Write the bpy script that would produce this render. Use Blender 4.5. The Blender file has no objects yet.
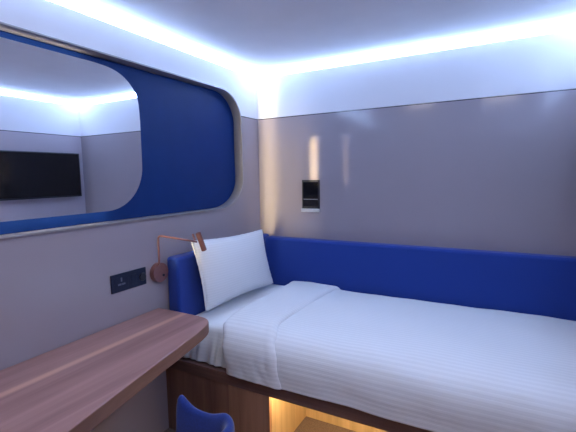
import bpy, bmesh, math, random
from mathutils import Vector, Matrix, noise
random.seed(4)
SC = bpy.context.scene
COL = SC.collection

# ------------------------------------------------------------------ sizes (metres)
W = 2.345       # left wall x=0, right wall x=W
L = 3.20        # back wall y=0, front wall y=-L
H = 2.372       # ceiling
SEAM = 1.989    # joint between grey lining and white upper wall
DESK = 0.714
BASE_Y = -1.168
FZ = -.100      # floor level
BASE_Z = 0.392

# ------------------------------------------------------------------ helpers
def obj(name, bm, m, parent=None, smooth=False, bevel=0, segs=2, angle=40):
    me = bpy.data.meshes.new(name)
    bm.normal_update()
    bm.to_mesh(me); bm.free()
    ms = m if isinstance(m, (list, tuple)) else [m]
    for x in ms: me.materials.append(x)
    o = bpy.data.objects.new(name, me); COL.objects.link(o)
    if parent is not None: o.parent = parent
    if smooth:
        for p in me.polygons: p.use_smooth = True
    if bevel:
        b = o.modifiers.new('bevel', 'BEVEL'); b.width = bevel; b.segments = segs
        b.limit_method = 'ANGLE'; b.angle_limit = math.radians(angle)
        b.harden_normals = True
        for p in me.polygons: p.use_smooth = True
    return o

def tag(o, label=None, cat=None, group=None, kind=None):
    if label: o['label'] = label
    if cat: o['category'] = cat
    if group: o['group'] = group
    if kind: o['kind'] = kind
    return o

def thing(name, label, cat, loc=(0, 0, 0), group=None):
    o = bpy.data.objects.new(name, None); COL.objects.link(o)
    o.empty_display_size = .1
    o.location = loc
    return tag(o, label, cat, group)

def off(parent):            # parts are modelled in world space, then moved into the thing's space
    return Matrix.Translation(-Vector(parent.location))

def add_box(bm, a, b, mat=0):
    x0, y0, z0 = a; x1, y1, z1 = b
    v = [bm.verts.new(p) for p in ((x0,y0,z0),(x1,y0,z0),(x1,y1,z0),(x0,y1,z0),(x0,y0,z1),(x1,y0,z1),(x1,y1,z1),(x0,y1,z1))]
    for f in ((3,2,1,0),(4,5,6,7),(0,1,5,4),(1,2,6,5),(2,3,7,6),(3,0,4,7)):
        bm.faces.new([v[i] for i in f]).material_index = mat
    return bm

def box(a, b):
    return add_box(bmesh.new(), a, b)

def add_prism(bm, pts, d):
    """closed outline of 3-D points pushed along d"""
    d = Vector(d)
    a = [bm.verts.new(p) for p in pts]
    b = [bm.verts.new(Vector(p) + d) for p in pts]
    n = len(pts)
    bm.faces.new(a[::-1]); bm.faces.new(b)
    for i in range(n):
        bm.faces.new((a[i], a[(i+1) % n], b[(i+1) % n], b[i]))
    bmesh.ops.recalc_face_normals(bm, faces=bm.faces[:])
    return bm

def add_cyl(bm, a, b, r0, r1=None, n=24, cap=True):
    a = Vector(a); b = Vector(b); r1 = r0 if r1 is None else r1
    d = (b - a).normalized(); t = d.orthogonal().normalized(); s = d.cross(t)
    ra = [bm.verts.new(a + (t*math.cos(2*math.pi*i/n) + s*math.sin(2*math.pi*i/n))*r0) for i in range(n)]
    rb = [bm.verts.new(b + (t*math.cos(2*math.pi*i/n) + s*math.sin(2*math.pi*i/n))*r1) for i in range(n)]
    for i in range(n):
        bm.faces.new((ra[i], ra[(i+1) % n], rb[(i+1) % n], rb[i]))
    if cap:
        bm.faces.new(ra[::-1]); bm.faces.new(rb)
    return bm

def add_tube(bm, pts, r, n=12):
    pts = [Vector(p) for p in pts]
    rings = []
    up = Vector((0, 0, 1))
    for i, p in enumerate(pts):
        d = (pts[min(i+1, len(pts)-1)] - pts[max(i-1, 0)]).normalized()
        t = d.cross(up if abs(d.z) < .9 else Vector((1, 0, 0))).normalized()
        if rings and t.dot(last) < 0: t = -t
        last = t
        s = d.cross(t)
        rings.append([bm.verts.new(p + (t*math.cos(2*math.pi*k/n) + s*math.sin(2*math.pi*k/n))*r) for k in range(n)])
    for a, b in zip(rings, rings[1:]):
        for k in range(n):
            bm.faces.new((a[k], a[(k+1) % n], b[(k+1) % n], b[k]))
    bm.faces.new(rings[0][::-1]); bm.faces.new(rings[-1])
    bmesh.ops.recalc_face_normals(bm, faces=bm.faces[:])
    return bm

def crom(pts, n):
    """points resampled along a Catmull-Rom spline"""
    pts = [Vector(p) for p in pts]
    P = [2*pts[0]-pts[1]] + pts + [2*pts[-1]-pts[-2]]
    out = []
    m = len(pts)-1
    for k in range(n):
        s = k/(n-1)*m; i = min(int(s), m-1); t = s-i
        a, b, c, d = P[i], P[i+1], P[i+2], P[i+3]
        out.append(.5*((2*b)+(c-a)*t+(2*a-5*b+4*c-d)*t*t+(3*b-a-3*c+d)*t**3))
    return out

def lerp_table(tab, t):
    for (a, va), (b, vb) in zip(tab, tab[1:]):
        if t <= b:
            k = (t-a)/(b-a); k = max(0, min(1, k)); k = k*k*(3-2*k)
            return va+(vb-va)*k
    return tab[-1][1]

def grid_mesh(nu, nv, fn, uvfn=None):
    bm = bmesh.new()
    V = [[bm.verts.new(fn(i/(nu-1), j/(nv-1))) for j in range(nv)] for i in range(nu)]
    uv = bm.loops.layers.uv.new('UVMap') if uvfn else None
    for i in range(nu-1):
        for j in range(nv-1):
            f = bm.faces.new((V[i][j], V[i+1][j], V[i+1][j+1], V[i][j+1]))
            if uv:
                for lp, (a, b) in zip(f.loops, ((i, j), (i+1, j), (i+1, j+1), (i, j+1))):
                    lp[uv].uv = uvfn(a/(nu-1), b/(nv-1))
    return bm

def round_rect(y0, y1, z0, z1, rs, n=14):
    """outline in the y-z plane, counter-clockwise; rs = radii at (y0,z0),(y1,z0),(y1,z1),(y0,z1)"""
    out = []
    for (cy, cz, sy, sz, r, a0) in ((y0, z0, 1, 1, rs[0], 180), (y1, z0, -1, 1, rs[1], 270), (y1, z1, -1, -1, rs[2], 0), (y0, z1, 1, -1, rs[3], 90)):
        ry, rz = (r if isinstance(r, tuple) else (r, r))
        for k in range(n+1):
            a = math.radians(a0 + 90*k/n)
            # slightly squarer than a circle, like the real cut-out
            out.append((cy+sy*ry+ry*math.cos(a), cz+sz*rz+rz*math.sin(a)))
    return out

# ------------------------------------------------------------------ materials
def mat(name):
    m = bpy.data.materials.new(name); m.use_nodes = True
    nt = m.node_tree
    return m, nt, nt.nodes['Principled BSDF']

def N(nt, t, **kw):
    n = nt.nodes.new(t)
    for k, v in kw.items(): setattr(n, k, v)
    return n

def basic(name, c, rough=.5, metal=0, spec=.5, nscale=40, namt=.06, bump=0, bscale=200, sheen=0, coat=0, stretch=(1, 1, 1)):
    m, nt, b = mat(name)
    tc = N(nt, 'ShaderNodeTexCoord'); mp = N(nt, 'ShaderNodeMapping'); mp.inputs['Scale'].default_value = stretch
    nt.links.new(tc.outputs['Object'], mp.inputs['Vector'])
    nz = N(nt, 'ShaderNodeTexNoise'); nz.inputs['Scale'].default_value = nscale; nz.inputs['Detail'].default_value = 4
    nt.links.new(mp.outputs['Vector'], nz.inputs['Vector'])
    rp = N(nt, 'ShaderNodeValToRGB')
    rp.color_ramp.elements[0].position = .3; rp.color_ramp.elements[1].position = .7
    rp.color_ramp.elements[0].color = [x*(1-namt) for x in c]+[1]
    rp.color_ramp.elements[1].color = [min(1, x*(1+namt)) for x in c]+[1]
    nt.links.new(nz.outputs['Fac'], rp.inputs['Fac']); nt.links.new(rp.outputs['Color'], b.inputs['Base Color'])
    b.inputs['Roughness'].default_value = rough; b.inputs['Metallic'].default_value = metal
    b.inputs['Specular IOR Level'].default_value = spec
    b.inputs['Sheen Weight'].default_value = sheen; b.inputs['Coat Weight'].default_value = coat
    if bump:
        n2 = N(nt, 'ShaderNodeTexNoise'); n2.inputs['Scale'].default_value = bscale
        nt.links.new(mp.outputs['Vector'], n2.inputs['Vector'])
        bp = N(nt, 'ShaderNodeBump'); bp.inputs['Strength'].default_value = bump; bp.inputs['Distance'].default_value = .002
        nt.links.new(n2.outputs['Fac'], bp.inputs['Height']); nt.links.new(bp.outputs['Normal'], b.inputs['Normal'])
    return m

def emit(name, c, s):
    m, nt, b = mat(name)
    b.inputs['Base Color'].default_value = (.8, .8, .8, 1); b.inputs['Roughness'].default_value = .5
    b.inputs['Emission Color'].default_value = (*c, 1); b.inputs['Emission Strength'].default_value = s
    return m

def wall_mat(name, low, high, seam=SEAM, rough=.2, spec=.5):
    """grey laminate lining below the joint, matt white paint above it, a fine dark joint between"""
    m, nt, b = mat(name)
    g = N(nt, 'ShaderNodeNewGeometry'); sx = N(nt, 'ShaderNodeSeparateXYZ')
    nt.links.new(g.outputs['Position'], sx.inputs[0])
    nz = N(nt, 'ShaderNodeTexNoise'); nz.inputs['Scale'].default_value = 3; nz.inputs['Detail'].default_value = 6
    nt.links.new(g.outputs['Position'], nz.inputs['Vector'])
    rp = N(nt, 'ShaderNodeValToRGB')
    rp.color_ramp.elements[0].color = [x*.96 for x in low]+[1]; rp.color_ramp.elements[1].color = [x*1.04 for x in low]+[1]
    nt.links.new(nz.outputs['Fac'], rp.inputs['Fac'])
    gt = N(nt, 'ShaderNodeMath', operation='GREATER_THAN'); gt.inputs[1].default_value = seam
    nt.links.new(sx.outputs['Z'], gt.inputs[0])
    mx = N(nt, 'ShaderNodeMix', data_type='RGBA'); nt.links.new(gt.outputs[0], mx.inputs['Factor'])
    nt.links.new(rp.outputs['Color'], mx.inputs['A']); mx.inputs['B'].default_value = (*high, 1)
    cm = N(nt, 'ShaderNodeMath', operation='COMPARE'); cm.inputs[1].default_value = seam; cm.inputs[2].default_value = .0035
    nt.links.new(sx.outputs['Z'], cm.inputs[0])
    m2 = N(nt, 'ShaderNodeMix', data_type='RGBA'); nt.links.new(cm.outputs[0], m2.inputs['Factor'])
    nt.links.new(mx.outputs['Result'], m2.inputs['A']); m2.inputs['B'].default_value = (.03, .025, .03, 1)
    nt.links.new(m2.outputs['Result'], b.inputs['Base Color'])
    mr = N(nt, 'ShaderNodeMapRange'); nt.links.new(gt.outputs[0], mr.inputs['Value'])
    mr.inputs['To Min'].default_value = rough; mr.inputs['To Max'].default_value = .6
    nt.links.new(mr.outputs[0], b.inputs['Roughness'])
    b.inputs['Specular IOR Level'].default_value = spec
    return m

def wood(name, dark, light, axis='Y', rough=.4, scale=1.0, stripe=None, spec=.4):
    """long grained wood; stripe=(coordinate, half width, colour) lays a pale sapwood line along the grain"""
    m, nt, b = mat(name)
    tc = N(nt, 'ShaderNodeTexCoord'); mp = N(nt, 'ShaderNodeMapping')
    s = [14*scale]*3; s['XYZ'.index(axis)] = .7*scale
    mp.inputs['Scale'].default_value = s
    nt.links.new(tc.outputs['Object'], mp.inputs['Vector'])
    nz = N(nt, 'ShaderNodeTexNoise'); nz.inputs['Scale'].default_value = 1; nz.inputs['Detail'].default_value = 8; nz.inputs['Roughness'].default_value = .6
    nz.inputs['Distortion'].default_value = .6
    nt.links.new(mp.outputs['Vector'], nz.inputs['Vector'])
    rp = N(nt, 'ShaderNodeValToRGB')
    rp.color_ramp.elements[0].position = .32; rp.color_ramp.elements[1].position = .7
    rp.color_ramp.elements[0].color = (*dark, 1); rp.color_ramp.elements[1].color = (*light, 1)
    nt.links.new(nz.outputs['Fac'], rp.inputs['Fac'])
    out = rp.outputs['Color']
    if stripe:
        pos, hw, sc = stripe
        sx = N(nt, 'ShaderNodeSeparateXYZ'); nt.links.new(tc.outputs['Object'], sx.inputs[0])
        d = N(nt, 'ShaderNodeMath', operation='SUBTRACT'); d.inputs[1].default_value = pos
        nt.links.new(sx.outputs['X'], d.inputs[0])
        ab = N(nt, 'ShaderNodeMath', operation='ABSOLUTE'); nt.links.new(d.outputs[0], ab.inputs[0])
        mr = N(nt, 'ShaderNodeMapRange', interpolation_type='SMOOTHSTEP'); nt.links.new(ab.outputs[0], mr.inputs['Value'])
        mr.inputs['From Min'].default_value = hw*.3; mr.inputs['From Max'].default_value = hw*1.6
        mr.inputs['To Min'].default_value = .8; mr.inputs['To Max'].default_value = 0
        mx = N(nt, 'ShaderNodeMix', data_type='RGBA'); nt.links.new(mr.outputs[0], mx.inputs['Factor'])
        nt.links.new(out, mx.inputs['A']); mx.inputs['B'].default_value = (*sc, 1)
        out = mx.outputs['Result']
    nt.links.new(out, b.inputs['Base Color'])
    b.inputs['Roughness'].default_value = rough; b.inputs['Specular IOR Level'].default_value = spec
    bp = N(nt, 'ShaderNodeBump'); bp.inputs['Strength'].default_value = .15; bp.inputs['Distance'].default_value = .001
    nt.links.new(nz.outputs['Fac'], bp.inputs['Height']); nt.links.new(bp.outputs['Normal'], b.inputs['Normal'])
    return m

def linen(name, c, pitch=.024, amt=.05, bump=.3):
    """white hotel linen with a woven satin stripe that follows the v direction of the cloth"""
    m, nt, b = mat(name)
    uv = N(nt, 'ShaderNodeTexCoord'); sx = N(nt, 'ShaderNodeSeparateXYZ')
    nt.links.new(uv.outputs['UV'], sx.inputs[0])
    ml = N(nt, 'ShaderNodeMath', operation='MULTIPLY'); ml.inputs[1].default_value = 2*math.pi/pitch
    nt.links.new(sx.outputs['Y'], ml.inputs[0])
    sn = N(nt, 'ShaderNodeMath', operation='SINE'); nt.links.new(ml.outputs[0], sn.inputs[0])
    mr = N(nt, 'ShaderNodeMapRange', interpolation_type='SMOOTHSTEP'); nt.links.new(sn.outputs[0], mr.inputs['Value'])
    mr.inputs['From Min'].default_value = -.5; mr.inputs['From Max'].default_value = .5
    mx = N(nt, 'ShaderNodeMix', data_type='RGBA'); nt.links.new(mr.outputs[0], mx.inputs['Factor'])
    mx.inputs['A'].default_value = [x*(1-amt) for x in c]+[1]; mx.inputs['B'].default_value = (*c, 1)
    nt.links.new(mx.outputs['Result'], b.inputs['Base Color'])
    nz = N(nt, 'ShaderNodeTexNoise'); nz.inputs['Scale'].default_value = 350
    nt.links.new(uv.outputs['UV'], nz.inputs['Vector'])
    ad = N(nt, 'ShaderNodeMath', operation='MULTIPLY_ADD'); ad.inputs[1].default_value = .25
    nt.links.new(nz.outputs['Fac'], ad.inputs[0]); nt.links.new(mr.outputs[0], ad.inputs[2])
    bp = N(nt, 'ShaderNodeBump'); bp.inputs['Strength'].default_value = bump; bp.inputs['Distance'].default_value = .0015
    nt.links.new(ad.outputs[0], bp.inputs['Height']); nt.links.new(bp.outputs['Normal'], b.inputs['Normal'])
    b.inputs['Roughness'].default_value = .8; b.inputs['Specular IOR Level'].default_value = .2
    b.inputs['Sheen Weight'].default_value = .15
    return m

GREY = (.345, .300, .330)
WHITE = (.80, .78, .80)
M = {}
M['wall'] = wall_mat('grey_laminate_wall', GREY, WHITE, rough=.13, spec=.5)
M['ceiling'] = basic('ceiling_paint', (.88, .88, .91), .6, nscale=5, namt=.02)
M['carpet'] = basic('taupe_carpet', (.20, .15, .14), .95, nscale=160, namt=.3, bump=.8, bscale=400)
M['metal'] = basic('satin_aluminium', (.34, .32, .32), .32, .25, nscale=30, namt=.04)
M['dark_metal'] = basic('dark_metal', (.05, .05, .06), .4, .8)
M['blue_panel'] = basic('blue_lacquer_panel', (.004, .030, .150), .5, spec=.18, nscale=8, namt=.06)
M['blue_fabric'] = basic('royal_blue_upholstery', (.014, .046, .27), .85, nscale=260, namt=.18, bump=.3, bscale=700, sheen=.15, spec=.25)
M['velvet'] = basic('blue_velvet', (.008, .030, .20), .7, nscale=150, namt=.15, bump=.2, bscale=500, sheen=.4, spec=.25)
M['copper'] = basic('brushed_copper', (.27, .12, .108), .42, .5, nscale=60, namt=.06)
M['hole'] = basic('black_plastic', (.01, .01, .012), .4)
M['navy'] = basic('navy_plastic', (.014, .020, .046), .4, spec=.25, nscale=20, namt=.08)
M['navy_light'] = basic('slate_plastic', (.10, .11, .17), .4)
M['black'] = basic('black_gloss', (.006, .006, .007), .08, nscale=10, namt=.1)
M['black_matt'] = basic('black_frame', (.012, .013, .022), .35)
M['silver'] = basic('silver_plastic', (.55, .56, .62), .35, .2)
M['desk'] = wood('reddish_walnut_top', (.26, .130, .115), (.42, .225, .195), 'Y', .38, 1.0, (.225, .019, (.62, .34, .24)))
M['desk_edge'] = wood('walnut_warm_lit_edge', (.20, .095, .06), (.33, .165, .105), 'Y', .45, .8)  # warm glow on the desk sides is put into the wood colour
M['base'] = wood('dark_walnut', (.18, .088, .062), (.31, .158, .108), 'Z', .5, 1.3)
M['base_lit'] = wood('dark_walnut_lit', (.29, .145, .088), (.44, .235, .145), 'Z', .5, 1.3)  # base walnut again, with the warm light on this panel painted in
M['base_edge'] = wood('dark_walnut_long_grain', (.15, .078, .062), (.25, .135, .105), 'X', .45, 1.2)
M['niche_wood'] = wood('oak_lining', (.48, .34, .19), (.66, .48, .28), 'Z', .5, 1.2)
M['linen'] = linen('striped_white_linen', (.82, .82, .82))
M['linen_fine'] = linen('fine_striped_linen', (.84, .84, .84), .017, .04, .3)
M['sheet'] = linen('plain_white_sheet', (.84, .85, .85), .02, .02, .15)
M['mattress'] = basic('mattress_cover', (.8, .8, .8), .8)
M['led'] = emit('cool_led_diffuser', (.57, .84, 1.42), 19.5)
M['led_warm'] = emit('warm_led_strip', (1.0, .72, .34), 90.0)
M['led_mirror'] = emit('mirror_backlight', (1.0, .88, .76), 14.0)
m, nt, b = mat('mirror_glass')
b.inputs['Base Color'].default_value = (.95, .96, .99, 1); b.inputs['Metallic'].default_value = 1; b.inputs['Roughness'].default_value = .01
M['mirror'] = m

# ------------------------------------------------------------------ room shell
T = .10
def struct(name, bm, m, **kw):
    return tag(obj(name, bm, m, **kw), kind='structure')

struct('floor', box((-T, -L-T, FZ-T), (W+T, T, FZ)), M['carpet'])
struct('ceiling', box((-T, -L-T, H), (W+T, T, H+T)), M['ceiling'])
struct('wall_back', box((-T, 0, FZ), (W+T, T, H)), M['wall'])
M['wall_right'] = wall_mat('lit_laminate_wall', [c*1.3 for c in GREY], WHITE, rough=.2, spec=.4)  # same laminate as the other walls, extra light put into its colour
struct('wall_right', box((W, -L, FZ), (W+T, 0, H)), M['wall_right'])
struct('wall_front', box((-T, -L-T, FZ), (W+T, -L, H)), M['wall'])

# left wall with the rounded recess cut through its lining
NY0, NY1, NZ0, NZ1 = -2.92, -.258, 1.274, 2.157
hole = round_rect(NY0, NY1, NZ0, NZ1, (.24, (.31, .22), (.25, .23), .24))
bm = bmesh.new()
oe = []; ov = [bm.verts.new((0, y, z)) for y, z in ((-L, FZ), (0, FZ), (0, H), (-L, H))]
for i in range(4): oe.append(bm.edges.new((ov[i], ov[(i+1) % 4])))
iv = [bm.verts.new((0, y, z)) for y, z in hole]
for i in range(len(iv)): oe.append(bm.edges.new((iv[i], iv[(i+1) % len(iv)])))
bmesh.ops.triangle_fill(bm, use_beauty=True, edges=oe, normal=(1, 0, 0))
ex = bmesh.ops.extrude_face_region(bm, geom=bm.faces[:])
for v in [g for g in ex['geom'] if isinstance(g, bmesh.types.BMVert)]: v.co.x = -T
bmesh.ops.recalc_face_normals(bm, faces=bm.faces[:])
struct('wall_left', bm, M['wall'])

# satin metal frame lining the recess
def frame_bm(outline, x0, x1, t, lip):
    bm = bmesh.new()
    n = len(outline)
    cy = sum(p[0] for p in outline)/n; cz = sum(p[1] for p in outline)/n
    nor = []
    for i in range(n):
        a = Vector(outline[i-1]); c = Vector(outline[(i+1) % n])
        d = (c-a).normalized(); nor.append(Vector((d.y, -d.x)))      # outward for a counter-clockwise loop
    prof = [(x0, -t), (x1, -t), (x1, lip), (.0005, lip), (.0005, 0), (x0, 0)]
    R = [[bm.verts.new((x, p[0]+nn.x*o, p[1]+nn.y*o)) for x, o in prof] for p, nn in zip(outline, nor)]
    k = len(prof)
    for i in range(n):
        a, b_ = R[i], R[(i+1) % n]
        for j in range(k):
            bm.faces.new((a[j], a[(j+1) % k], b_[(j+1) % k], b_[j]))
    bmesh.ops.recalc_face_normals(bm, faces=bm.faces[:])
    return bm
struct('trim_1', frame_bm(hole, -.062, .014, .004, .005), M['metal'], bevel=.0015, angle=50)

inner = round_rect(NY0+.005, NY1-.005, NZ0+.005, NZ1-.005, (.235, (.305, .215), (.245, .225), .235))
tag(obj('recessed_panel', add_prism(bmesh.new(), [(-.098, y, z) for y, z in inner], (.038, 0, 0)), M['blue_panel'], bevel=.002),
    'dark blue back panel filling the rounded recess in the left wall', 'wall panel')

# mirror standing proud of the blue panel
MB, MT = 1.338, 2.110
corner = crom([(0, -1.62, MT), (0, -1.50, 2.109), (0, -1.40, 2.098), (0, -1.322, 2.063), (0, -1.266, 2.005), (0, -1.244, 1.945), (0, -1.238, 1.84)], 40)
low = [(y, z) for y, z in round_rect(-2.80, -1.240, MB, MT, (.2, (.25, .25), .2, .2))][15:30]
mo = [(-2.80, MB)] + low + [(p.y, p.z) for p in corner[::-1]] + [(-2.80, MT)]
mir = thing('wall_mirror', 'large frameless mirror with rounded corners in the blue wall recess', 'mirror', (-.06, -2.0, MB))
bo = [(-2.75, MB+.012), (-1.47, MB+.012), (-1.36, MB+.03), (-1.29, MB+.10), (-1.275, MB+.2), (-1.275, MT-.22), (-1.31, MT-.11), (-1.40, MT-.03), (-1.55, MT-.012), (-2.75, MT-.012)]
bm = add_prism(bmesh.new(), [(-.0595, y, z) for y, z in bo], (.019, 0, 0)); bm.transform(off(mir))
obj('backing', bm, M['black_matt'], mir)
bm = add_prism(bmesh.new(), [(-.0298, y, z) for y, z in mo], (.0098, 0, 0)); bm.transform(off(mir))
obj('glass', bm, M['mirror'], mir)
bm = add_prism(bmesh.new(), [(-.0403, y, z) for y, z in [(-2.70, MB+.05), (-1.48, MB+.05), (-1.34, MB+.16), (-1.34, MT-.2), (-1.5, MT-.06), (-2.70, MT-.06)]], (.0103, 0, 0)); bm.transform(off(mir))
obj('spacer', bm, M['black_matt'], mir)
for a, b_ in (((-.0398, -2.70, MT-.020), (-.0305, -1.56, MT-.014)), ((-.0398, -2.70, MB+.014), (-.0305, -1.46, MB+.020))):
    bm = box(a, b_); bm.transform(off(mir)); tag(obj('backlight', bm, M['led_mirror'], mir), 'warm white light strip behind the mirror edge')

# ------------------------------------------------------------------ cove light strips
CW = .010      # depth of the strip from the wall
CZ = .046      # height of the strip
def cove(name, label, pts_wall, pts_ceil, corner):
    bm = bmesh.new()
    a, b_ = [bm.verts.new(p) for p in pts_wall]
    c, d = [bm.verts.new(p) for p in pts_ceil]
    e, f = [bm.verts.new(p) for p in corner]
    bm.faces.new((a, b_, d, c)); bm.faces.new((a, c, e)); bm.faces.new((b_, f, d)); bm.faces.new((a, e, f, b_)); bm.faces.new((c, d, f, e))
    bmesh.ops.recalc_face_normals(bm, faces=bm.faces[:])
    return tag(obj(name, bm, M['led']), label, 'strip light', 'ceiling edge light strips')
g = .0008
Z1 = H-g; ZL = H-CZ
LY = -L+.02
cove('light_strip', 'cool white light strip along the ceiling edge above the mirror wall',
     ((g, LY, ZL), (g, -.002, ZL)), ((CW, LY, Z1), (CW, -CW-.002, Z1)), ((g, LY, Z1), (g, -.002, Z1)))
cove('light_strip', 'cool white light strip along the ceiling edge above the long blue bolster',
     ((.002, -g, ZL), (W-.002, -g, ZL)), ((CW+.002, -CW, Z1), (W-CW-.002, -CW, Z1)), ((.002, -g, Z1), (W-.002, -g, Z1)))
cove('light_strip', 'cool white light strip above the television, seen only in the mirror',
     ((W-g, LY, ZL), (W-g, -.002, ZL)), ((W-CW, LY, Z1), (W-CW, -CW-.002, Z1)), ((W-g, LY, Z1), (W-g, -.002, Z1)))

# ------------------------------------------------------------------ bed base with lit open compartment
OX = .776; NZT = .322
base = thing('platform_bed', 'dark walnut platform bed with a lit open compartment in its front', 'bed', (0, BASE_Y, FZ))
def bpart(name, a, b_, m, bev=.002, label=None):
    bm = box(a, b_); bm.transform(off(base))
    o = obj(name, bm, M[m] if isinstance(m, str) else m, base, bevel=bev)
    if label: o['label'] = label
    return o
X0, X1 = .002, W-.002
bpart('top_board', (X0, BASE_Y, NZT), (X1, -.002, BASE_Z), 'base_edge', .003)
bpart('front_panel', (X0, BASE_Y+.010, FZ+.001), (.4985, BASE_Y+.024, NZT-.001), 'base')
bpart('front_panel', (.5015, BASE_Y+.001, FZ+.001), (OX, BASE_Y+.024, NZT-.001), 'base_lit', .002, 'walnut panel beside the compartment, warm light put into its colour')
bpart('compartment_lining', (OX-.018, BASE_Y+.0245, FZ+.001), (OX, -.70, NZT-.001), 'niche_wood', .001, 'pale oak side lining of the compartment')
bpart('compartment_lining', (OX, -.718, FZ+.001), (2.12, -.70, NZT-.001), 'niche_wood', .001, 'pale oak back lining of the compartment')
bpart('compartment_lining', (2.10, BASE_Y+.0245, FZ+.001), (2.118, -.719, NZT-.001), 'niche_wood', .001)
bpart('front_panel', (2.10, BASE_Y+.001, FZ+.001), (X1, BASE_Y+.024, NZT-.001), 'base')
bpart('compartment_floor', (OX+.001, BASE_Y+.025, FZ+.001), (2.099, -.719, -.045), 'carpet', .002, 'taupe carpeted floor of the compartment')
bpart('light_strip', (OX+.02, BASE_Y+.035, NZT-.011), (2.08, BASE_Y+.047, NZT-.001), 'led_warm', 0, 'warm white light strip under the front edge')

# ------------------------------------------------------------------ mattress, sheet, duvet, pillow
HX = .10        # face of headboard
tag(obj('mattress', box((HX+.004, -1.045, BASE_Z+.001), (W-.01, -.104, .597)), M['mattress'], bevel=.03, segs=4),
    'thick white single mattress on the walnut bed base, under the sheet', 'mattress')

def arc_len(p):
    s = [0]
    for a, b_ in zip(p, p[1:]): s.append(s[-1]+(b_-a).length)
    return s

def cloth(prof, nv, x_left, x_right, nu, shape, x_ref=0):
    P = crom([(0, y, z) for y, z in prof], nv)
    S = arc_len(P)
    nr = []
    for j in range(nv):
        d = (P[min(j+1, nv-1)]-P[max(j-1, 0)]).normalized()
        nr.append(Vector((0, d.z, -d.y)) * (1 if True else -1))
    for j in range(nv):
        if nr[j].z < 0 and j < nv*.5: nr[j] = -nr[j]
        elif j and nr[j].dot(nr[j-1]) < 0: nr[j] = -nr[j]
    for j in range(nv):
        k = min(1, j/(nv*.12)); nr[j] = (nr[j]*k + Vector((0, 0, 1))*(1-k)).normalized()
    def xs(u, v): a = x_left(v); return a+(x_right(v)-a)*u
    def fn(u, v):
        j = round(v*(nv-1)); x = xs(u, v)
        return Vector((x, 0, 0))+P[j]+nr[j]*shape(u, v, x, S[j], P[j])
    def uv(u, v):
        return (xs(u, v), S[round(v*(nv-1))])
    return grid_mesh(nu, nv, fn, uv)

# sheet: smooth on top, loose vertical folds where it hangs in front
def sheet_shape(u, v, x, s, p):
    hang = max(0, min(1, (.60-p.z)/.15))
    f = math.sin(x*98+1.3*math.sin(x*31))*.6+.5*math.sin(x*47+2)
    k = max(0, min(1, (.56-x)/.08))          # lies flat where the duvet covers it
    return hang*k*(.011*f + .010*noise.noise((x*9, p.z*3, 1))) - hang*(1-k)*.014 + k*.004*noise.noise((x*6, p.y*6, 3))
sh = cloth([(-.106, .606), (-.3, .6075), (-.7, .609), (-.95, .609), (-1.04, .607), (-1.075, .592), (-1.09, .55), (-1.115, .48), (-1.135, .42), (-1.14, .402)],
           70, lambda v: HX+.006, lambda v: .66, 120, sheet_shape)
sho = obj('bed_sheet', sh, M['sheet'], smooth=True)
tag(sho, 'plain white sheet hanging in loose folds between desk end and duvet', 'sheet')
sd = sho.modifiers.new('thick', 'SOLIDIFY'); sd.thickness = .003; sd.offset = 1

# duvet
DP = [(-.128, .612), (-.145, .622), (-.22, .632), (-.5, .645), (-.85, .652), (-1.03, .646), (-1.115, .624), (-1.163, .575), (-1.178, .51), (-1.176, .45), (-1.175, .406)]
def wrinkle(x, y, z):
    hang = max(0, min(1, (.62-z)/.12))*max(.25, min(1, (z-.40)/.08))
    a = .010*noise.noise((x*2.2, y*2.6, 5)) + .0045*noise.noise((x*6, y*7+z*5, 2))
    a += hang*(.010*noise.noise((x*5.5, z*4, 9)) + .005*noise.noise((x*13, z*7, 4)))
    return a
def duvet_shape(u, v, x, s, p):
    return .010 + wrinkle(x, p.y, p.z)*(1 if v > .06 else v/.06) - (.03*max(0, (x-W+.05)/.05)**2)
dv = cloth(DP, 84, lambda v: .60, lambda v: W-.012, 150, duvet_shape)
duvet = obj('duvet', dv, M['linen'], smooth=True)
tag(duvet, 'white satin-striped duvet spread over the single bed', 'duvet')
sd = duvet.modifiers.new('thick', 'SOLIDIFY'); sd.thickness = .012; sd.offset = -1

LT = [(0, .345), (.3, .40), (.55, .435), (.68, .485), (1, .516)]
RT = [(0, .80), (.2, .755), (.45, .75), (.62, .80), (.75, .84), (1, .866)]
def fold_shape(u, v, x, s, p):
    e0 = min(1, u/.10); e1 = min(1, (1-u)/.08)
    h = .030*math.sqrt(max(0, 1-(1-e0)**2)) if e0 < 1 else .030
    k = math.sqrt(max(0, 1-(1-e1)**2)) if e1 < 1 else 1
    ridge = .003*math.exp(-((u-.90)/.06)**2)
    back = max(0, 1-v/.22)
    puff = .014*back*math.sin(math.pi*min(1, max(0, u)))
    hang = max(0, min(1, (.62-p.z)/.12))
    w = wrinkle(x, p.y, p.z)*.8 + hang*.004*noise.noise((x*26, p.z*18, 7)) + .003*noise.noise((x*12, p.y*9, 8))
    return (h*k if e1 < 1 or e0 < 1 else .030)*(1-.35*hang) + (ridge+puff+w)*min(1, e0*1.2)*k - .002 + (1-k)*(.012)
fl = cloth(DP, 84, lambda v: lerp_table(LT, v), lambda v: lerp_table(RT, v), 56, fold_shape)
flap = obj('turned_back_fold', fl, M['linen'], duvet, smooth=True)
sd = flap.modifiers.new('thick', 'SOLIDIFY'); sd.thickness = .012; sd.offset = -1

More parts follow.
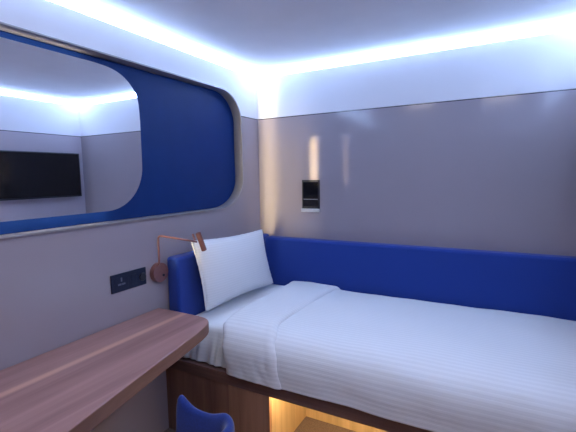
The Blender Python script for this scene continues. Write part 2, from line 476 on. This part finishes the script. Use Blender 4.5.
# pillow leaning on the headboard
BL, BR, TR, TL = Vector((.205, -.985, .660)), Vector((.225, -.185, .643)), Vector((.150, -.215, 1.078)), Vector((.150, -1.035, 1.112))
def pillow_bm():
    bm = bmesh.new(); n1, n2 = 48, 34
    uv = bm.loops.layers.uv.new('UVMap')
    nrm = (BR-BL).cross(TL-BL).normalized()
    if nrm.x < 0: nrm = -nrm
    def pos(u, v, side):
        # edges drawn slightly inward between the corners
        uu = u + (.5-u)*.05*math.sin(math.pi*v)*abs(2*u-1)**3
        vv = v + (.5-v)*.07*math.sin(math.pi*u)*abs(2*v-1)**3
        p = (BL*(1-uu)+BR*uu)*(1-vv) + (TL*(1-uu)+TR*uu)*vv
        a = max(0, 1-abs(2*u-1)**2.6); c = max(0, 1-abs(2*v-1)**2.6)
        t = .062*(a*c)**.55
        t += .006*noise.noise((u*5, v*4, 3+side))*(a*c)**.5
        # flattened behind, where it rests on the headboard
        return p+nrm*(t if side > 0 else -t*.62)
    for side in (1, -1):
        V = [[bm.verts.new(pos(i/n1, j/n2, side)) for j in range(n2+1)] for i in range(n1+1)]
        for i in range(n1):
            for j in range(n2):
                q = (V[i][j], V[i+1][j], V[i+1][j+1], V[i][j+1]); ij = ((i, j), (i+1, j), (i+1, j+1), (i, j+1))
                if side < 0: q = q[::-1]; ij = ij[::-1]
                f = bm.faces.new(q)
                for lp, (a, c) in zip(f.loops, ij): lp[uv].uv = (a/n1*.76, c/n2*.46)
    bmesh.ops.remove_doubles(bm, verts=bm.verts[:], dist=.0006)
    return bm, pos
pb, ppos = pillow_bm()
pil = obj('pillow', pb, M['linen_fine'], smooth=True)
tag(pil, 'white striped pillow leaning upright against the blue headboard', 'pillow')
# stitched flange around the pillow
ring = []
for k in range(40): ring.append(ppos(k/40, 0, 1))
for k in range(30): ring.append(ppos(1, k/30, 1))
for k in range(40): ring.append(ppos(1-k/40, 1, 1))
for k in range(30): ring.append(ppos(0, 1-k/30, 1))
ring = [p + Vector((0, .003*noise.noise((i*.7, 0, 0)), .003*noise.noise((i*.7, 5, 0)))) for i, p in enumerate(ring)]
bm = bmesh.new(); add_tube(bm, ring+[ring[0]], .006, 8)
obj('piping', bm, M['linen_fine'], pil, smooth=True)

# ------------------------------------------------------------------ headboard and bolster
def cushion(name, a, b_, label):
    bm = box(a, b_)
    bmesh.ops.subdivide_edges(bm, edges=bm.edges[:], cuts=1, use_grid_fill=True)
    o = obj(name, bm, M['blue_fabric'], bevel=.022, segs=5)
    return tag(o, label, 'bolster' if 'bolster' in name else 'headboard')
cushion('headboard', (.002, -1.115, BASE_Z+.001), (HX, -.003, 1.018), 'royal blue padded headboard on the left wall behind the pillow')
cushion('side_bolster', (HX+.001, -.10, BASE_Z+.001), (W-.003, -.003, 1.002), 'long royal blue padded panel along the back wall beside the bed')

# ------------------------------------------------------------------ desk
dk = [(.002, -1.190), (.28, -1.191), (.375, -1.200), (.430, -1.232), (.464, -1.295), (.492, -1.40), (.522, -1.55), (.546, -1.68),
      (.572, -1.80), (.612, -2.0), (.655, -2.2), (.69, -2.4), (.71, -2.6), (.715, -2.8), (.715, -L+.004), (.002, -L+.004)]
cr = crom([(x, y, 0) for x, y in dk[1:14]], 60)
outl = [(.002, -1.190, 0)]+[(p.x, p.y, 0) for p in cr]+[(.715, -L+.004, 0), (.002, -L+.004, 0)]
desk = thing('wall_desk', 'long reddish walnut wall desk with rounded end, left foreground', 'desk', (0, -2.2, FZ))
bm = add_prism(bmesh.new(), [(x, y, DESK-.066) for x, y, z in outl], (0, 0, .066)); bm.transform(off(desk))
bm.normal_update()
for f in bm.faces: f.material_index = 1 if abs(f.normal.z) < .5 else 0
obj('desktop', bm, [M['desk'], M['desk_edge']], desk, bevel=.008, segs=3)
bm = box((.004, -L+.006, FZ+.001), (.66, -L+.05, DESK-.067)); bm.transform(off(desk))
obj('end_panel', bm, M['base'], desk, bevel=.002)

# ------------------------------------------------------------------ socket plate
soc = thing('socket_panel', 'dark navy socket and switch plate on the wall above the desk', 'socket', (.001, -1.395, .885))
Y0, Y1, ZA, ZB = -1.518, -1.280, .888, .990
bm = box((.0012, Y0, ZA), (.010, Y1, ZB)); bm.transform(off(soc)); obj('plate', bm, M['navy'], soc, bevel=.003)
cy, cz = -1.455, .938
bm = bmesh.new(); add_box(bm, (.0102, cy-.045, cz-.036), (.0125, cy+.045, cz+.036)); bm.transform(off(soc)); obj('socket', bm, M['navy'], soc, bevel=.0015)
for dy, dz, w, h in ((0, .018, .005, .011), (-.013, -.008, .011, .005), (.013, -.008, .011, .005)):
    bm = box((.0126, cy+dy-w, cz+dz-h), (.0132, cy+dy+w, cz+dz+h)); bm.transform(off(soc)); obj('socket_slot', bm, M['navy_light'], soc)
bm = box((.0102, -1.388, cz-.03), (.013, -1.352, cz+.03)); bm.transform(off(soc)); obj('rocker_switch', bm, M['navy'], soc, bevel=.0015)
bm = bmesh.new(); add_cyl(bm, (.0102, -1.31, cz), (.020, -1.31, cz), .024, .022, 28); bm.transform(off(soc)); obj('dial', bm, M['black_matt'], soc, bevel=.002)

# ------------------------------------------------------------------ reading lamp
lamp = thing('reading_lamp', 'copper swing-arm reading lamp on the wall beside the headboard', 'lamp', (.001, -1.205, .943))
LYc = -1.188
bm = bmesh.new(); add_cyl(bm, (.0012, LYc, .937), (.036, LYc, .937), .060, .060, 40); bm.transform(off(lamp))
obj('wall_base', bm, M['copper'], lamp, bevel=.004, segs=3)
bm = bmesh.new(); add_cyl(bm, (.0362, LYc+.018, .918), (.040, LYc+.018, .918), .008, .007, 18); bm.transform(off(lamp))
tag(obj('switch', bm, M['hole'], lamp), 'small black switch button')
hd = Vector((.215, -1.058, 1.118))
ax = .045
pts = [(.034, LYc-.020, .985), (ax, LYc-.020, 1.0), (ax, LYc-.019, 1.08), (ax, LYc-.018, 1.150)]
for k in range(1, 7):
    a = k/6*math.pi/2; d = (hd-Vector((ax, LYc-.018, 1.164))); d.z = 0; d.normalize()
    pts.append(Vector((ax, LYc-.018, 1.150)) + d*(.016*(1-math.cos(a))) + Vector((0, 0, .016*math.sin(a))))
pts += [Vector(pts[-1]).lerp(hd, .5), hd]
bm = bmesh.new(); add_tube(bm, pts, .0058, 12); bm.transform(off(lamp)); obj('arm', bm, M['copper'], lamp, smooth=True)
h0 = Vector((.215, -1.046, 1.172)); h1 = Vector((.228, -1.010, 1.058))
dd = (h1-h0).normalized()
bm = bmesh.new(); add_cyl(bm, h0, h1, .0165, .0165, 28); bm.transform(off(lamp))
head = obj('lamp_head', bm, M['copper'], lamp, bevel=.003)
bm = bmesh.new(); add_cyl(bm, h1-dd*.004, h1+dd*.0006, .0125, .0125, 24); bm.transform(off(lamp)); obj('lens', bm, M['hole'], head)
bm = bmesh.new(); add_cyl(bm, hd+Vector((-.004, -.014, .012)), hd+Vector((-.012, -.022, .052)), .006, .006, 14); bm.transform(off(lamp)); obj('pivot', bm, M['copper'], lamp, smooth=False)

# ------------------------------------------------------------------ control panel on the back wall
cp = thing('control_panel', 'black glass room control panel with silver tray on the back wall', 'control panel', (.494, -.001, 1.212))
bm = box((.416, -.010, 1.244), (.572, -.0012, 1.475)); bm.transform(off(cp)); obj('mounting_plate', bm, M['black_matt'], cp, bevel=.003)
bm = box((.428, -.0125, 1.262), (.560, -.0102, 1.458)); bm.transform(off(cp)); obj('screen', bm, M['black'], cp, bevel=.001)
bm = box((.430, -.0132, 1.318), (.556, -.0126, 1.3215)); bm.transform(off(cp)); obj('card_slot', bm, M['silver'], cp)
bm = box((.412, -.022, 1.216), (.570, -.0012, 1.2435)); bm.transform(off(cp)); obj('tray', bm, M['silver'], cp, bevel=.003)

# ------------------------------------------------------------------ television on the right wall (seen in the mirror)
tv = thing('television', 'black flat screen television on the right wall, seen in the mirror', 'television', (W, -.50, 1.55))
ty0, ty1, tz0, tz1 = -.945, -.105, 1.320, 1.792
fx = W-.105
bm = box((fx, ty0, tz0), (fx+.035, ty1, tz1)); bm.transform(off(tv)); obj('bezel', bm, M['black_matt'], tv, bevel=.004)
bm = box((fx-.0015, ty0+.012, tz0+.018), (fx-.0002, ty1-.012, tz1-.012)); bm.transform(off(tv)); obj('screen', bm, M['black'], tv)
bm = box((fx+.0352, -.65, 1.43), (W-.001, -.40, 1.68)); bm.transform(off(tv)); obj('wall_mount', bm, M['dark_metal'], tv, bevel=.003)

# ------------------------------------------------------------------ blue tub chair pushed under the desk
chair = thing('tub_chair', 'low royal blue velvet tub chair tucked beside the desk edge', 'chair', (.70, -1.98, FZ))
yA, yB, xb, xa, rr = -1.750, -2.20, .970, .682, .055
path = []
for k in range(10): path.append((xa+(xb-rr-xa)*k/10, yA))
for k in range(9):
    a = math.pi/2*(1-k/8); path.append((xb-rr+rr*math.cos(a), yA-rr+rr*math.sin(a)))
for k in range(1, 12): path.append((xb, yA-rr+(yB+rr-yA+rr)*k/12))
for k in range(9):
    a = -math.pi/2*k/8; path.append((xb-rr+rr*math.cos(a), yB+rr+rr*math.sin(a)))
for k in range(1, 11): path.append((xb-rr+(xa-xb+rr)*k/10, yB))
def chair_shell():
    bm = bmesh.new(); n = len(path); rings = []
    tot = [0]
    for a, c in zip(path, path[1:]): tot.append(tot[-1]+math.hypot(c[0]-a[0], c[1]-a[1]))
    for i, (x, y) in enumerate(path):
        a = path[max(i-1, 0)]; c = path[min(i+1, n-1)]
        d = Vector((c[0]-a[0], c[1]-a[1])).normalized(); nn = Vector((-d.y, d.x))   # outward
        s = tot[i]/tot[-1]; e = min(s, 1-s)
        # wings rise to soft points at the front, the rim dips, then lifts again over the back
        z = .570 + .050*math.exp(-(e/.055)**2) + .012*math.exp(-((e-.245)/.035)**2) + .020*max(0, min(1, (e-.16)/.12))
        t = .022
        flare = .012
        prof = [(-t*.9, .30), (-t, .45), (-t+flare, z-.03), (-t*.55+flare, z-.006), (flare, z), (t*.6+flare, z-.006), (t+flare, z-.03), (t, .45), (t*.8, .28), (0, .27)]
        rings.append([bm.verts.new((x+nn.x*o, y+nn.y*o, zz)) for o, zz in prof])
    k = len(rings[0])
    for a, c in zip(rings, rings[1:]):
        for j in range(k): bm.faces.new((a[j], a[(j+1) % k], c[(j+1) % k], c[j]))
    bm.faces.new(rings[0]); bm.faces.new(rings[-1][::-1])
    bmesh.ops.recalc_face_normals(bm, faces=bm.faces[:])
    return bm
bm = chair_shell(); bm.transform(off(chair))
so = obj('backrest', bm, M['velvet'], chair, smooth=True)
sb = so.modifiers.new('sub', 'SUBSURF'); sb.levels = 1; sb.render_levels = 2
bm = box((.505, yB+.030, .30), (xb-.030, yA-.030, .43)); bm.transform(off(chair))
obj('seat', bm, M['velvet'], chair, bevel=.03, segs=5)
for sx_, sy_ in ((.56, yA-.09), (.56, yB+.09), (.88, yA-.09), (.88, yB+.09)):
    bm = bmesh.new(); add_cyl(bm, (sx_, sy_, FZ+.001), (sx_, sy_, .299), .011, .017, 18); bm.transform(off(chair)); obj('leg', bm, M['dark_metal'], chair)

# ------------------------------------------------------------------ added fill and streak lights, out of view
M['fill_panel'] = emit('warm_fill_panel', (.96, .88, .84), 14.5)  # unseen panels, added as warm fill for the bed front and desk
for px_, lab in ((.95, 'unseen square warm white fill light added at the ceiling near the desk'), (1.80, 'unseen square warm white fill light added nearer the television wall')):
    cl = thing('added_fill_light', lab, 'fill light', (px_, -2.10, H), 'added square fill lights')
    bm = box((px_-.18, -2.28, H-.022), (px_+.18, -1.92, H-.001)); bm.transform(off(cl)); obj('housing', bm, M['silver'], cl, bevel=.003)
    bm = box((px_-.165, -2.265, H-.024), (px_+.165, -1.935, H-.0222)); bm.transform(off(cl)); obj('diffuser', bm, M['fill_panel'], cl)

# unseen slit lights, added to put narrow warm bands on the back wall
def add_streak_light(x, z0, z1, w, spread, energy, label):
    ww = thing('added_slit_light', label, 'added light', (x, -L, (z0+z1)/2), 'added slit lights on the front wall')
    bm = box((x-w/2-.01, -L+.001, z0-.02), (x+w/2+.01, -L+.03, z1+.02)); bm.transform(off(ww)); obj('housing', bm, M['silver'], ww, bevel=.003)
    ld = bpy.data.lights.new('beam', 'AREA'); ld.shape = 'RECTANGLE'; ld.size = w; ld.size_y = z1-z0
    ld.energy = energy; ld.color = (1.0, .82, .42); ld.spread = math.radians(spread)
    lo = bpy.data.objects.new('beam', ld); COL.objects.link(lo); lo.parent = ww
    lo.location = (0, .034, 0); lo.rotation_euler = (math.radians(90), 0, 0)
add_streak_light(.10, 1.0, 2.28, .07, 5, .8, 'tall warm slit light, added unseen on the front wall beside the mirror wall')
add_streak_light(.26, 1.05, 1.95, .05, 14, .75, 'wide beam warm slit light, added unseen on the front wall above the desk')
add_streak_light(.520, 1.44, 1.80, .026, 2.0, .17, 'short warm slit light, added unseen in line with the control panel')
add_streak_light(.79, 1.44, 1.80, .02, 1.2, .015, 'short dim slit light, added unseen on the front wall, farthest from the mirror wall')

# ------------------------------------------------------------------ camera
cd = bpy.data.cameras.new('camera'); cam = bpy.data.objects.new('camera', cd); COL.objects.link(cam)
R_ = Vector((0.879677, 0.475285, -0.016505)); U_ = Vector((-0.034391, 0.098191, 0.994573)); F_ = Vector((-0.474326, 0.874336, -0.102722))
mw = Matrix((( R_.x, U_.x, -F_.x, 1.84682), (R_.y, U_.y, -F_.y, -2.89223), (R_.z, U_.z, -F_.z, 1.51509), (0, 0, 0, 1)))
cam.matrix_world = mw
cd.sensor_width = 36; cd.lens = 24.6709; cd.clip_start = .02
SC.camera = cam

# ------------------------------------------------------------------ world and view
w = bpy.data.worlds.new('world'); SC.world = w; w.use_nodes = True
w.node_tree.nodes['Background'].inputs[0].default_value = (0, 0, 0, 1)
SC.view_settings.view_transform = 'Standard'; SC.view_settings.look = 'None'
SC.view_settings.exposure = 0.0; SC.view_settings.gamma = 1; SC.view_settings.use_curve_mapping = False
SC.cycles.max_bounces = 10; SC.cycles.diffuse_bounces = 6; SC.cycles.glossy_bounces = 6
